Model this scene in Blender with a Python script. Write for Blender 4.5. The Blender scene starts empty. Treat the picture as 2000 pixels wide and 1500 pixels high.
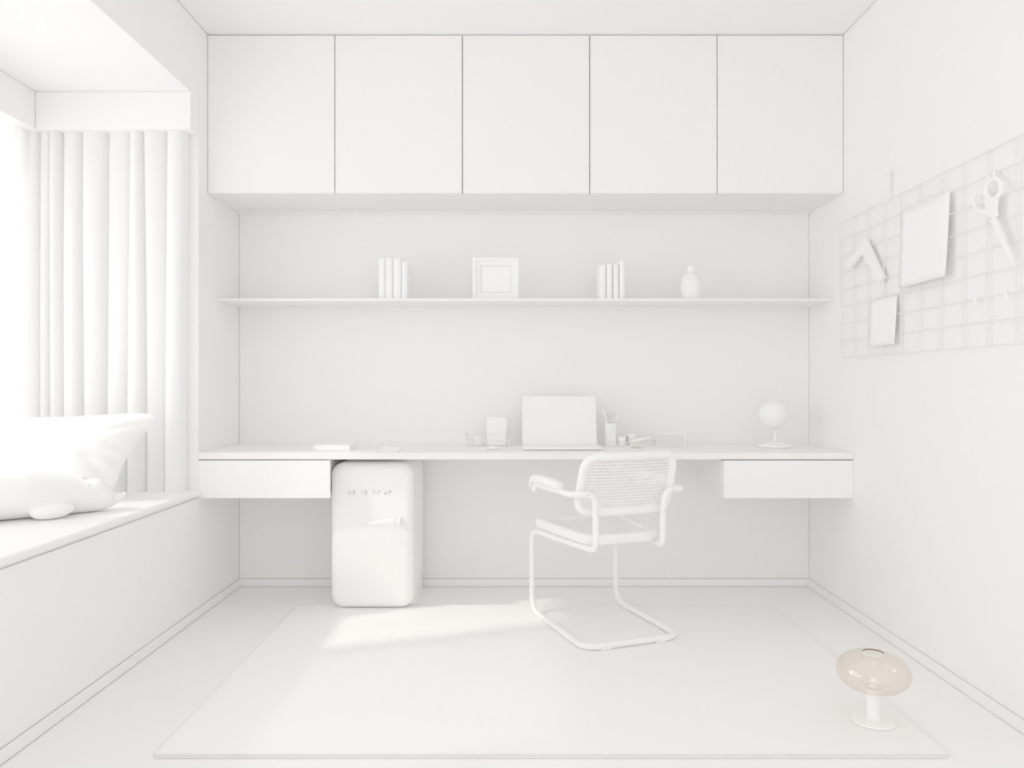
import bpy, bmesh, math, random
from mathutils import Vector, Matrix
random.seed(7)
PI = math.pi
C = bpy.context.scene.collection
F, H = 1477.0, 1.07            # focal length in pixels, eye height

def at(x, y, Y):               # point seen at photo pixel (x, y) standing at depth Y
    return Vector(((x-1000)*Y/F, Y, H-(y-750)*Y/F))
def on_wall(x, y, X):          # (Y, Z) of photo pixel on the plane X = const (right wall)
    Y = X*F/(x-1000)
    return (Y, H-(y-750)*Y/F)

# ---------------------------------------------------------------- materials
def mat(name, col, rough=0.6, spec=0.3, noise=0.012, scale=40, bump=0.0, bscale=400, sheen=0.0):
    m = bpy.data.materials.new(name); m.use_nodes = True
    nt = m.node_tree; b = nt.nodes['Principled BSDF']
    tc = nt.nodes.new('ShaderNodeTexCoord')
    nz = nt.nodes.new('ShaderNodeTexNoise'); nz.inputs['Scale'].default_value = scale
    nt.links.new(tc.outputs['Object'], nz.inputs['Vector'])
    mx = nt.nodes.new('ShaderNodeMix'); mx.data_type = 'RGBA'
    mx.inputs[6].default_value = (*[max(0, c*(1-noise)) for c in col], 1)
    mx.inputs[7].default_value = (*[min(1, c*(1+noise)) for c in col], 1)
    nt.links.new(nz.outputs['Fac'], mx.inputs[0])
    nt.links.new(mx.outputs[2], b.inputs['Base Color'])
    b.inputs['Roughness'].default_value = rough
    b.inputs['Specular IOR Level'].default_value = spec
    if sheen: b.inputs['Sheen Weight'].default_value = sheen
    if bump:
        n2 = nt.nodes.new('ShaderNodeTexNoise'); n2.inputs['Scale'].default_value = bscale
        nt.links.new(tc.outputs['Object'], n2.inputs['Vector'])
        bp = nt.nodes.new('ShaderNodeBump'); bp.inputs['Strength'].default_value = bump
        bp.inputs['Distance'].default_value = 0.002
        nt.links.new(n2.outputs['Fac'], bp.inputs['Height'])
        nt.links.new(bp.outputs['Normal'], b.inputs['Normal'])
    return m

WH = (0.906, 0.898, 0.895)
M = {}
M['wall'] = mat('wall_paint', WH, .85, .1)
M['ceil'] = mat('ceiling_paint', WH, .9, .1)
M['floor'] = mat('floor_white', (0.935, 0.928, 0.924), .5, .25)
M['lacquer'] = mat('white_lacquer', (0.905, 0.897, 0.893), .45, .3)
M['drawer'] = mat('drawer_lacquer', (0.94, 0.934, 0.930), .4, .3)
M['carcass'] = mat('cabinet_carcass', (0.87, 0.86, 0.85), .6, .2)
M['fabric'] = mat('white_fabric', (0.915, 0.909, 0.906), .95, .05, bump=.12, bscale=700)
M['rug'] = mat('rug_pile', (0.935, 0.928, 0.924), .95, .05, bump=.15, bscale=500)
M['plush'] = mat('plush_fabric', (0.915, 0.91, 0.903), .95, .05, bump=.1, bscale=600)
M['metal'] = mat('white_coated_metal', (0.945, 0.940, 0.936), .35, .35)
M['wire'] = mat('white_wire', (0.80, 0.792, 0.788), .4, .3)
M['paper'] = mat('white_paper', (0.935, 0.931, 0.927), .8, .1)
M['wood'] = mat('white_painted_wood', (0.945, 0.940, 0.935), .5, .25)
M['cane'] = mat('white_cane', (0.89, 0.885, 0.875), .6, .2)
M['enamel'] = mat('white_enamel', (0.935, 0.926, 0.919), .3, .35)
M['ceramic'] = mat('white_ceramic', (0.925, 0.920, 0.915), .4, .3)
M['plastic'] = mat('white_plastic', (0.93, 0.926, 0.921), .4, .3)
M['mesh_grey'] = mat('pale_grey_mesh_and_shade', (0.72, 0.705, 0.70), .7, .2, noise=.06, scale=900)
M['edge_shade'] = mat('grey_edge_shade', (0.50, 0.485, 0.47), .9, .05)  # grey that paints the thin shade along corners and edges
M['edge_shade_pale'] = mat('pale_edge_shade', (0.62, 0.605, 0.59), .9, .05)  # paler grey for the fainter painted edge shade
M['rubber_and_shade'] = mat('dark_rubber_and_shade', (0.07, 0.066, 0.064), .9, .05)  # real rubber on the laptop feet; painted shade in gaps and under the rug
M['screw'] = mat('grey_screw', (0.45, 0.44, 0.43), .4, .4)
M['beige'] = mat('beige_screen', (0.60, 0.57, 0.47), .7, .1)
M['blade'] = mat('grey_blade', (0.62, 0.61, 0.60), .35, .5)
M['letter'] = mat('pale_letter_metal', (0.80, 0.79, 0.78), .3, .5)

def glassy(name, col, edge, gloss=0.9, ior=1.45, rough=0.02):
    m = bpy.data.materials.new(name); m.use_nodes = True
    nt = m.node_tree; nt.nodes.clear()
    out = nt.nodes.new('ShaderNodeOutputMaterial')
    lw = nt.nodes.new('ShaderNodeLayerWeight'); lw.inputs['Blend'].default_value = .35
    mx = nt.nodes.new('ShaderNodeMix'); mx.data_type = 'RGBA'
    mx.inputs[6].default_value = (*col, 1); mx.inputs[7].default_value = (*edge, 1)
    nt.links.new(lw.outputs['Facing'], mx.inputs[0])
    tr = nt.nodes.new('ShaderNodeBsdfTransparent'); nt.links.new(mx.outputs[2], tr.inputs['Color'])
    gl = nt.nodes.new('ShaderNodeBsdfGlossy'); gl.inputs['Roughness'].default_value = rough
    gl.inputs['Color'].default_value = (gloss, gloss, gloss, 1)
    fr = nt.nodes.new('ShaderNodeMath'); fr.operation = 'POWER'; fr.inputs[1].default_value = 3.0
    nt.links.new(lw.outputs['Facing'], fr.inputs[0])
    f2 = nt.nodes.new('ShaderNodeMapRange'); f2.inputs['To Min'].default_value = .16; f2.inputs['To Max'].default_value = ior-1.0
    nt.links.new(fr.outputs[0], f2.inputs['Value'])
    ms = nt.nodes.new('ShaderNodeMixShader')
    nt.links.new(f2.outputs[0], ms.inputs['Fac'])
    nt.links.new(tr.outputs[0], ms.inputs[1]); nt.links.new(gl.outputs[0], ms.inputs[2])
    nt.links.new(ms.outputs[0], out.inputs['Surface'])
    return m
M['glass'] = glassy('clear_window_glass', (.98, .985, .985), (.95, .96, .96))
M['amber'] = glassy('amber_tinted_glass', (.955, .912, .855), (.91, .855, .785), .95, 1.30)
M['acrylic'] = glassy('clear_acrylic', (.985, .985, .985), (.93, .93, .93), .8, 1.3)

def sheer_mat(name, col, transl, transp):
    m = bpy.data.materials.new(name); m.use_nodes = True
    nt = m.node_tree; nt.nodes.clear()
    out = nt.nodes.new('ShaderNodeOutputMaterial')
    tc = nt.nodes.new('ShaderNodeTexCoord')
    wv = nt.nodes.new('ShaderNodeTexNoise'); wv.inputs['Scale'].default_value = 300
    nt.links.new(tc.outputs['Object'], wv.inputs['Vector'])
    rp = nt.nodes.new('ShaderNodeMix'); rp.data_type = 'RGBA'
    rp.inputs[6].default_value = (*[c*.98 for c in col], 1); rp.inputs[7].default_value = (*col, 1)
    nt.links.new(wv.outputs['Fac'], rp.inputs[0])
    d = nt.nodes.new('ShaderNodeBsdfDiffuse'); t = nt.nodes.new('ShaderNodeBsdfTranslucent')
    nt.links.new(rp.outputs[2], d.inputs['Color']); nt.links.new(rp.outputs[2], t.inputs['Color'])
    a = nt.nodes.new('ShaderNodeMixShader'); a.inputs[0].default_value = transl
    nt.links.new(d.outputs[0], a.inputs[1]); nt.links.new(t.outputs[0], a.inputs[2])
    p = nt.nodes.new('ShaderNodeBsdfTransparent')
    b = nt.nodes.new('ShaderNodeMixShader'); b.inputs[0].default_value = transp
    nt.links.new(a.outputs[0], b.inputs[1]); nt.links.new(p.outputs[0], b.inputs[2])
    nt.links.new(b.outputs[0], out.inputs['Surface'])
    return m
M['sheer'] = sheer_mat('sheer_voile', (.96, .96, .955), .65, .28)
M['drape'] = sheer_mat('curtain_cloth', (.975, .972, .97), .25, .0)

# ---------------------------------------------------------------- helpers
def obj(name, bm, m, parent=None, loc=(0, 0, 0), rot=(0, 0, 0), smooth=32):
    bmesh.ops.recalc_face_normals(bm, faces=bm.faces)
    me = bpy.data.meshes.new(name); bm.to_mesh(me); bm.free()
    me.materials.append(M[m] if isinstance(m, str) else m)
    for p in me.polygons: p.use_smooth = True
    me.set_sharp_from_angle(angle=math.radians(smooth))
    o = bpy.data.objects.new(name, me); C.objects.link(o)
    o.location = loc; o.rotation_euler = rot
    if parent: o.parent = parent
    return o
def tag(o, label, cat, group=None):
    o['label'] = label; o['category'] = cat
    if group: o['group'] = group
    return o
def thing(name, label, cat, loc=(0, 0, 0), rotz=0, group=None, rot=None):
    o = bpy.data.objects.new(name, None); C.objects.link(o)
    o.empty_display_size = .05
    o.location = loc; o.rotation_euler = rot or (0, 0, rotz)
    return tag(o, label, cat, group)
def struct(name, bm, m, smooth=32):
    o = obj(name, bm, m, smooth=smooth); o['kind'] = 'structure'; return o
def B(): return bmesh.new()

def box(bm, x0, x1, y0, y1, z0, z1, bev=0, seg=2):
    vs = [bm.verts.new(p) for p in [(x0,y0,z0),(x1,y0,z0),(x1,y1,z0),(x0,y1,z0),(x0,y0,z1),(x1,y0,z1),(x1,y1,z1),(x0,y1,z1)]]
    fs = [bm.faces.new([vs[i] for i in q]) for q in [(0,3,2,1),(4,5,6,7),(0,1,5,4),(1,2,6,5),(2,3,7,6),(3,0,4,7)]]
    if bev:
        es = list({e for f in fs for e in f.edges})
        bmesh.ops.bevel(bm, geom=es, offset=bev, segments=seg, profile=.5, affect='EDGES')
    return bm
def loft(bm, rings, cap0=True, cap1=True, close=False):
    rv = [[bm.verts.new(p) for p in r] for r in rings]
    n = len(rv[0]); k = len(rv)
    for i in range(k if close else k-1):
        a, b = rv[i], rv[(i+1) % k]
        for j in range(n):
            bm.faces.new([a[j], a[(j+1) % n], b[(j+1) % n], b[j]])
    if not close:
        if cap0: bm.faces.new(rv[0][::-1])
        if cap1: bm.faces.new(rv[-1])
    return bm
def rrect(hw, hh, r, n=6):      # rounded rectangle outline, centred
    r = max(1e-4, min(r, hw-1e-4, hh-1e-4)); out = []
    for cx, cy, a0 in [(hw-r, hh-r, 0), (-hw+r, hh-r, PI/2), (-hw+r, -hh+r, PI), (hw-r, -hh+r, 1.5*PI)]:
        for k in range(n+1):
            a = a0 + PI/2*k/n
            out.append((cx+r*math.cos(a), cy+r*math.sin(a)))
    return out
def slab(bm, hw, hh, r, t, bev, axis='z', c=(0, 0, 0), n=6, seg=3, both=True):
    """rounded-corner slab of thickness t along axis (from 0 to t), edges rounded by bev"""
    levels = []
    for k in range(seg+1):
        a = PI/2*k/seg
        levels.append((bev*(1-math.sin(a)), bev*(1-math.cos(a))))
    if both: st = [(d, i) for i, d in [(b, a) for b, a in [(l[1], l[0]) for l in levels]]]
    st = []
    if both:
        for k in range(seg+1):
            a = PI/2*k/seg
            st.append((bev*(1-math.cos(a)), bev*(1-math.sin(a))))
    else: st.append((0, 0))
    for k in range(seg+1):
        a = PI/2*(1-k/seg)
        st.append((t-bev*(1-math.cos(a)), bev*(1-math.sin(a))))
    rings = []
    for d, ins in st:
        pts = rrect(hw-ins, hh-ins, r-ins*.6, n)
        if axis == 'z': rings.append([(c[0]+p[0], c[1]+p[1], c[2]+d) for p in pts])
        elif axis == 'y': rings.append([(c[0]+p[0], c[1]+d, c[2]+p[1]) for p in pts])
        else: rings.append([(c[0]+d, c[1]+p[0], c[2]+p[1]) for p in pts])
    return loft(bm, rings)
def lathe(bm, prof, n=32, c=(0, 0, 0), cap=True):
    rings = [[(c[0]+r*math.cos(2*PI*j/n), c[1]+r*math.sin(2*PI*j/n), c[2]+z) for j in range(n)] for r, z in prof]
    return loft(bm, rings, cap, cap)
def round_path(pts, rad, n=6, closed=False):
    pts = [Vector(p) for p in pts]; out = []; N = len(pts)
    for i, p in enumerate(pts):
        if not closed and i in (0, N-1): out.append(p); continue
        a, b = pts[(i-1) % N], pts[(i+1) % N]
        r = rad[i] if isinstance(rad, (list, tuple)) else rad
        d1, d2 = (a-p), (b-p)
        ang = d1.angle(d2)
        if ang > PI-.02 or r <= 0: out.append(p); continue
        t = min(r/math.tan(ang/2), d1.length*.49, d2.length*.49)
        p1, p2 = p+d1.normalized()*t, p+d2.normalized()*t
        for k in range(n+1):
            s = k/n
            out.append(p1*(1-s)**2 + p*2*s*(1-s)*.5*1.0 + p*s*(1-s)*1.0 + p2*s*s)
    return out
def tube(bm, path, r, n=10, closed=False, flat=None):
    P = [Vector(p) for p in path]; N = len(P); rings = []
    def tan(i):
        if closed: return (P[(i+1) % N]-P[i-1]).normalized()
        return (P[min(i+1, N-1)]-P[max(i-1, 0)]).normalized()
    t = tan(0); up = Vector((0, 0, 1)) if abs(t.z) < .9 else Vector((1, 0, 0))
    u = t.cross(up).normalized()
    for i in range(N):
        t2 = tan(i); q = t.rotation_difference(t2); u = (q @ u); u = (u - t2*u.dot(t2)).normalized(); t = t2
        v = t.cross(u)
        rr = r[i] if isinstance(r, (list, tuple)) else r
        rings.append([P[i]+u*rr*math.cos(2*PI*j/n)+v*rr*math.sin(2*PI*j/n) for j in range(n)])
    return loft(bm, rings, close=closed)
def prism_x(bm, poly, x0, x1):   # poly in (y, z), extruded along x
    return loft(bm, [[(x0, p[0], p[1]) for p in poly], [(x1, p[0], p[1]) for p in poly]])
def prism_z(bm, poly, z0, z1):
    return loft(bm, [[(p[0], p[1], z0) for p in poly], [(p[0], p[1], z1) for p in poly]])
def ellipsoid(bm, c, r, rot=None, u=24, v=14):
    mt = Matrix.Translation(c) @ (rot.to_4x4() if rot else Matrix()) @ Matrix.Diagonal((*r, 1))
    bmesh.ops.create_uvsphere(bm, u_segments=u, v_segments=v, radius=1, matrix=mt)
    return bm

# ---------------------------------------------------------------- the room
XL, XR, YB, ZC = -1.443, 1.571, 4.0, 2.726
YN = 3.480          # where the niche wall ends and the bay begins
YF = -1.6           # room runs on behind the camera
struct('floor', box(B(), -1.60, 1.75, YF, 4.12, -.10, 0), 'floor')
bm = B(); box(bm, -1.55, 1.75, YF, 4.12, ZC, ZC+.1); box(bm, -2.45, XL-.1, .3, 3.60, 2.384, 2.50)
struct('ceiling', bm, 'ceil')
struct('wall_back', box(B(), XL-.1, XR+.1, YB, YB+.12, 0, ZC), 'wall')
struct('wall_right', box(B(), XR, XR+.1, YF, YB, 0, ZC), 'wall')
bm = B()
box(bm, XL-.1, XL, YN, YB, 0, ZC)                       # niche side
box(bm, -2.45, XL-.1, YN, YN+.1, .5, 2.40)                 # end wall of the bay
box(bm, XL-.1, XL, .3, YN, 2.384, ZC)                   # beam over the bay
box(bm, XL-.1, XL, .3, YN, 0, .5445)                    # front of the window seat
box(bm, XL-.1, XL-.012, .3, YN, .54, .552)              # recess closing the shadow gap
box(bm, XL-.1, XL, YF, .3, 0, ZC)
box(bm, -2.45, XL, .2, .3, 0, 2.5)
struct('wall_left', bm, 'wall')

def shade_strip(name, x0, x1, y0, y1, z0, z1, m='edge_shade'): struct(name, box(B(), x0, x1, y0, y1, z0, z1), m)  # grey strip standing in for the fine shade line at a corner
e = .0022
shade_strip('shade_line_1', XL, XL+e, YB-e, YB, .042, 1.974, 'edge_shade')
shade_strip('shade_line_2', XR-e, XR, YB-e, YB, .042, 1.974, 'edge_shade_pale')
shade_strip('shade_line_3', XL, XL+e, YF, 3.60, ZC-e, ZC, 'edge_shade')
shade_strip('shade_line_4', XR-e, XR, YF, 3.60, ZC-e, ZC, 'edge_shade')
struct('trim_5', box(B(), XL+.004, XR-.004, 3.955, YB, 1.966, 1.9735, .001, 1), 'wall')
for name, a in [('baseboard_back', (XL+.01, XR-.01, YB-.010, YB, 0, .040)),
                ('baseboard_left', (XL, XL+.010, .3, YB, 0, .040)),
                ('baseboard_right', (XR-.010, XR, YF, YB, 0, .040))]:
    bm = B(); box(bm, *a[:5], a[5], .002, 1)
    struct(name, bm, 'wall')
shade_strip('shade_line_6', XL+.01, XR-.01, YB-.0018, YB, .040, .0425, 'edge_shade')
shade_strip('shade_line_7', XL, XL+.0018, .3, YB, .040, .0425, 'edge_shade')
shade_strip('shade_line_8', XR-.0018, XR, YF, YB, .040, .0425, 'edge_shade_pale')
shade_strip('shade_line_9', XL+.01, XR-.01, YB-.0125, YB-.010, 0, .0022, 'edge_shade')
shade_strip('shade_line_10', XL+.010, XL+.0125, .3, YB-.01, 0, .0022, 'edge_shade')
shade_strip('shade_line_11', XR-.0125, XR-.010, YF, YB-.01, 0, .0022, 'edge_shade_pale')

# bay window
w = bpy.data.objects.new('window_1', None); C.objects.link(w); w['kind'] = 'structure'; w.location = (-2.36, 1.9, .58)
bm = B()
for z0, z1 in ((-.04, .05), (1.75, 1.81)): box(bm, -.03, .03, -1.6, 1.58, z0, z1)
for y in (-1.57, -.55, .5, 1.55): box(bm, -.03, .03, y-.03, y+.03, .05, 1.75)
obj('window_frame', bm, 'metal', w)
for y0, y1 in ((-1.54, -.58), (-.52, .47), (.53, 1.52)):
    obj('glass_pane', box(B(), -.004, .004, y0, y1, .05, 1.75), 'glass', w)

# curtain pelmet boxes hanging under the bay ceiling
pel = thing('curtain_pelmet', 'white boxed curtain pelmet running round the top of the window bay', 'pelmet', (XL, 3.394, 2.214))
bm = B(); box(bm, -2.139-XL, -.0005, 0, YN-3.394-.0005, 0, .170)
obj('front_board', bm, 'lacquer', pel)
bm = B(); box(bm, -2.44-XL, -2.1395-XL, .31-3.394, YN-3.394-.0005, 0, .170)
obj('side_board', bm, 'lacquer', pel)
bm = B(); box(bm, -2.139-XL, -.001, -.0018, 0, .168, .170)
box(bm, -2.139-XL, -2.1372-XL, .31-3.394, 0, .168, .170)
box(bm, -2.139-XL, -2.1372-XL, -.0018, 0, 0, .17)
obj('pelmet_edge_shade', bm, 'edge_shade_pale', pel)  # pale grey lines painting the shade along the pelmet edges

# window seat slab
bm = B()
hw = .5; nose = []
prof = [(-2.42, .553), (-1.440, .553)]
for k in range(9):
    a = -PI/2 + PI*k/8
    prof.append((-1.440+.0145*math.cos(a), .5675+.0145*math.sin(a)))
prof += [(-2.42, .582)]
rings = []
def seatring(y, ins): return [(min(p[0], -1.4255-ins) if p[0] > -1.5 else p[0], y, p[1]) for p in prof]
for y in (.305, 1.5, 3.440): rings.append(seatring(y, 0))
for y, i in ((3.455, .002), (3.466, .006), (3.474, .012), (3.479, .02)): rings.append(seatring(y, i))
seat = obj('window_seat', loft(bm, rings), 'lacquer')
tag(seat, 'long white window seat slab with rounded front edge under the bay window', 'window seat')

# ---------------------------------------------------------------- curtains
def pleats(path_fn, xs, z0, z1, depth, nz=14, per=10, power=.55, sway=.004, seed=1, fixed=None):
    """cloth with sharp valleys between rounded pleats. path_fn(s, d) -> (x, y) ; d = bulge towards the room"""
    rnd = random.Random(seed); bm = B(); rows = []
    sw = [rnd.uniform(-1, 1)*sway for _ in xs]; ph = [rnd.uniform(0, 6) for _ in xs]
    dp = [depth*rnd.uniform(.75, 1.15) for _ in xs]; sk = [rnd.uniform(.8, 1.3) for _ in xs]
    dv = [rnd.uniform(0, .3) for _ in xs]
    for i in range(nz+1):
        t = i/nz; z = z1+(z0-z1)*t; row = []
        if fixed is not None: t = fixed
        vx = [x + s*(2*t) + .3*s*math.sin(p+5*t) for x, s, p in zip(xs, sw, ph)]
        for k in range(len(vx)-1):
            for j in range(per):
                q = j/per
                a, b = dv[k]*depth, dv[k+1]*depth
                bul = math.sin(PI*q**sk[k])**power*dp[k]*(1-.15*math.sin(ph[k]+3*t))
                d = (a*(1-q)+b*q) + bul
                x, y = path_fn(vx[k]+(vx[k+1]-vx[k])*q, d)
                row.append((x, y, z))
        x, y = path_fn(vx[-1], dv[-1]*depth); row.append((x, y, z))
        rows.append(row)
    vs = [[bm.verts.new(p) for p in r] for r in rows]
    for i in range(nz):
        for j in range(len(vs[0])-1):
            bm.faces.new([vs[i][j], vs[i][j+1], vs[i+1][j+1], vs[i+1][j]])
    return bm
vpx = [64, 80, 103, 125, 163, 212, 256, 284, 329, 367]
vx = [(p-1000)*3.455/F for p in vpx]
endfn = lambda s, d: (s, 3.470-d)
ct = thing('curtain', 'white pleated curtain drawn against the end wall of the window bay', 'curtain', (0, 0, 0))
zs = .583
obj('pleated_cloth', pleats(endfn, vx, zs+.047, 2.2136, .046, nz=18, seed=3, sway=.008, power=.30), 'drape', ct, smooth=60)
hem = pleats(lambda s, d: (s, 3.4682-d), vx, zs, zs+.0462, .0465, nz=2, seed=3, sway=.008, power=.30, fixed=1.0)
obj('hem', hem, 'drape', ct, smooth=60)
def side(name, lab, y0, y1, n, m, depth, seed):
    rnd = random.Random(seed)
    ys = [y0+(y1-y0)*k/n + (rnd.uniform(-.25, .25)*(y1-y0)/n if 0 < k < n else 0) for k in range(n+1)]
    b = pleats(lambda s, d: (-2.243+d, s), ys, zs, 2.2136, depth, nz=10, seed=seed, sway=.003, power=.8)
    return tag(obj(name, b, m, smooth=60), lab, 'curtain')
side('sheer_curtain', 'bright sheer white curtain over the window at the left edge', 3.06, 3.325, 7, 'sheer', .03, 5)
side('curtain', 'narrow white curtain gathered along the window in the bay corner', 3.335, 3.46, 4, 'drape', .042, 9)
side('sheer_curtain', 'unseen long sheer white curtain added over the near part of the window to filter sunlight', .40, 2.52, 30, 'sheer', .04, 6)  # added out of view to keep the sun from flooding the floor

# ---------------------------------------------------------------- wall cabinets
cx = [-1.4420, -.8395, -.2350, .3685, .9720, 1.5700]
where = ['first from the left, in the corner above the left drawer', 'second from the left, above the left group of books',
         'in the middle of the row, above the picture frame', 'second from the right, above the vase',
         'last on the right, against the right wall']
for k in range(5):
    x0, x1 = cx[k]+.001, cx[k+1]-.001
    t = thing('wall_cabinet', 'flat white handleless wall cabinet, '+where[k], 'cabinet', ((x0+x1)/2, 3.581, 1.974), group='row of wall cabinets under the ceiling')
    hx = (x1-x0)/2
    bm = B(); box(bm, -hx-.0009, hx+.0009, .0195, YB-3.582, 0, .744)
    obj('carcass', bm, 'carcass', t)
    obj('door_gap_shade', box(B(), -hx-.0008, hx+.0008, .0191, .0194, .001, .7515), 'rubber_and_shade', t)  # dark sheet behind the doors, painting the shade in their gaps
    obj('door', box(B(), -hx+.0013, hx-.0013, 0, .019, 0, .7465, .0008, 1), 'lacquer', t)

# ---------------------------------------------------------------- shelf and desk
bm = B()
box(bm, XL+.001, XR-.001, 3.690, YB-.0005, 1.4755, 1.488, .003, 2)
tag(obj('wall_shelf', bm, 'lacquer'), 'long thin white shelf on the back wall below the cabinets', 'shelf')
ZD = .754
bm = B(); box(bm, XL+.001, XR-.001, 3.478, YB-.0005, ZD-.031, ZD, .0012, 1)
tag(obj('desk', bm, 'lacquer'), 'long white wall-mounted desk top spanning the niche from wall to wall', 'desk')
for lab, fx0, fx1, bx0, bx1 in [
        ('white hanging drawer unit under the left end of the desk, beside the fridge', XL+.001, -.838, XL+.001, -.858),
        ('white hanging drawer unit under the right end of the desk, against the right wall', .975, XR-.001, .976, XR-.001)]:
    t = thing('drawer_unit', lab, 'drawer', ((fx0+fx1)/2, 3.478, .5445), group='drawer units under the desk')
    cxx = (fx0+fx1)/2
    obj('drawer_front', box(B(), fx0-cxx, fx1-cxx, 0, .018, 0, .174, .001, 1), 'drawer', t)
    bm = B(); box(bm, bx0-cxx, bx1-cxx, .0185, YB-3.4785, .001, .1705)
    obj('carcass', bm, 'lacquer', t)
    obj('drawer_gap_shade', box(B(), bx0-cxx+.002, bx1-cxx-.002, .0035, .50, .1744, .1783), 'rubber_and_shade', t)  # dark strip painting the shade between drawer front and desk

# ---------------------------------------------------------------- rug
bm = B(); slab(bm, 1.137, .730, .006, .012, .003, 'z', (0, 0, 0), n=3)
rg = obj('rug', bm, 'rug', loc=(.113, 2.888, .0012))
tag(rg, 'large plain white rectangular rug on the floor', 'rug')
u_ = obj('rug_contact_shade', box(B(), -1.13, 1.13, -.724, .724, -.0012, 0), 'rubber_and_shade', rg)  # dark sheet painting the contact shadow under the rug edge
bm = B(); tube(bm, [(x*1.1355, y*.7285, .0085) for x, y in ((-1, -1), (1, -1), (1, 1), (-1, 1))], .0045, 8, closed=True)
obj('rug_edge_shade', bm, 'mesh_grey', rg)  # grey line painting the soft shade along the rug edges
ZR = .0134

# ---------------------------------------------------------------- fridge
FX, FYF, FYB = -.658, 3.545, 3.955
fr = thing('mini_fridge', 'rounded white retro mini fridge standing under the desk', 'fridge', (FX, FYF, 0))
bm = B(); rings = []
hw, z0, z1 = .194, .028, .700
def fring(y, ins, r): return [(p[0], y, (z0+z1)/2+p[1]) for p in rrect(hw-ins, (z1-z0)/2-ins, r-ins*.5, 10)]
for y, ins in ((.068, .006), (.070, .001), (.074, 0), (.400, 0), (.408, .006)): rings.append(fring(y, ins, .060))
obj('body', loft(bm, rings), 'enamel', fr)
bm = B(); rings = []
z0b = .0155
def dring(y, ins, r): return [(p[0], y, (z0b+z1)/2+p[1]) for p in rrect(hw+.001-ins, (z1-z0b)/2-ins, r-ins*.6, 12)]
for k in range(9):
    a = PI/2*k/8
    rings.append(dring(.040*(1-math.sin(a)), .038*(1-math.cos(a)), .062))
rings = rings[::-1]
rings = [dring(-.002, .11, .062)] + rings + [dring(.060, 0, .062), dring(.0655, .004, .062)]
door = obj('door', loft(bm, rings), 'enamel', fr, smooth=50)
bm = B(); box(bm, -.150, .150, .079, .38, .012, .03); box(bm, .148, .192, .077, .40, .0, .06, .003, 1); box(bm, -.192, -.148, .077, .40, 0, .06, .003, 1)
obj('plinth', bm, 'enamel', fr)
# mirrored letters
def strokes(segs, w=.0042):
    b = B()
    for (xa, za, xb, zb) in segs:
        d = Vector((xb-xa, 0, zb-za)); L = d.length; d.normalize(); nrm = Vector((-d.z, 0, d.x))*w/2
        p = [Vector((xa, 0, za))-d*w*.35-nrm, Vector((xb, 0, zb))+d*w*.35-nrm, Vector((xb, 0, zb))+d*w*.35+nrm, Vector((xa, 0, za))-d*w*.35+nrm]
        loft(b, [[(q.x, -.0035, q.z) for q in p], [(q.x, .004, q.z) for q in p]])
    return b
Wl, Hl = .0135, .0085
glyph = {
    'G': [(-Wl, Hl, Wl*.7, Hl), (Wl*.7, Hl, Wl, Hl*.5), (Wl, Hl*.5, Wl, -Hl*.5), (Wl, -Hl*.5, Wl*.7, -Hl), (Wl*.7, -Hl, -Wl, -Hl), (-Wl, -Hl, -Wl, 0), (-Wl, 0, 0, 0)],
    'E': [(Wl, Hl, Wl, -Hl), (Wl, Hl, -Wl, Hl), (Wl, 0, -Wl*.8, 0), (Wl, -Hl, -Wl, -Hl)],
    'M': [(-Wl, -Hl, -Wl, Hl), (Wl, -Hl, Wl, Hl), (-Wl, Hl, 0, -Hl*.6), (Wl, Hl, 0, -Hl*.6)],
    'S': [(-Wl, Hl, Wl*.8, Hl), (Wl*.8, Hl, Wl, Hl*.5), (Wl, Hl*.5, Wl*.8, 0), (Wl*.8, 0, -Wl*.8, 0), (-Wl*.8, 0, -Wl, -Hl*.5), (-Wl, -Hl*.5, -Wl*.8, -Hl), (-Wl*.8, -Hl, Wl, -Hl)]}
for ch, px in zip('GEMS', (687, 710, 735.5, 757.5)):
    p = at(px, 962, 3.543)
    obj('letter', strokes(glyph[ch]), 'letter', door, loc=(p.x-FX, -.0005, p.z))
# handle: blade tapering to the left with a pivot block at the right
bm = B(); rings = []
for px, pz, hh, yy, ht in [(720, 1023, .003, -.043, .002), (735, 1021, .011, -.046, .004), (752, 1019.5, .0165, -.047, .006), (768, 1018.6, .0175, -.043, .008), (774, 1018, .0165, -.040, .009)]:
    p = at(px, pz, 3.505)
    rings.append([(p.x-FX, yy+ht*math.cos(q), p.z+hh*math.sin(q)) for q in [2*PI*k/12 for k in range(12)]])
loft(bm, rings)
hd = obj('handle', bm, 'enamel', door)
p = at(779, 1018, 3.52)
bm = B(); box(bm, p.x-FX-.013, p.x-FX+.013, -.054, .004, p.z-.018, p.z+.016, .004, 2); box(bm, p.x-FX-.016, p.x-FX-.012, -.056, -.02, p.z-.019, p.z+.019, .001, 1)
obj('handle_bracket', bm, 'enamel', door)

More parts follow.
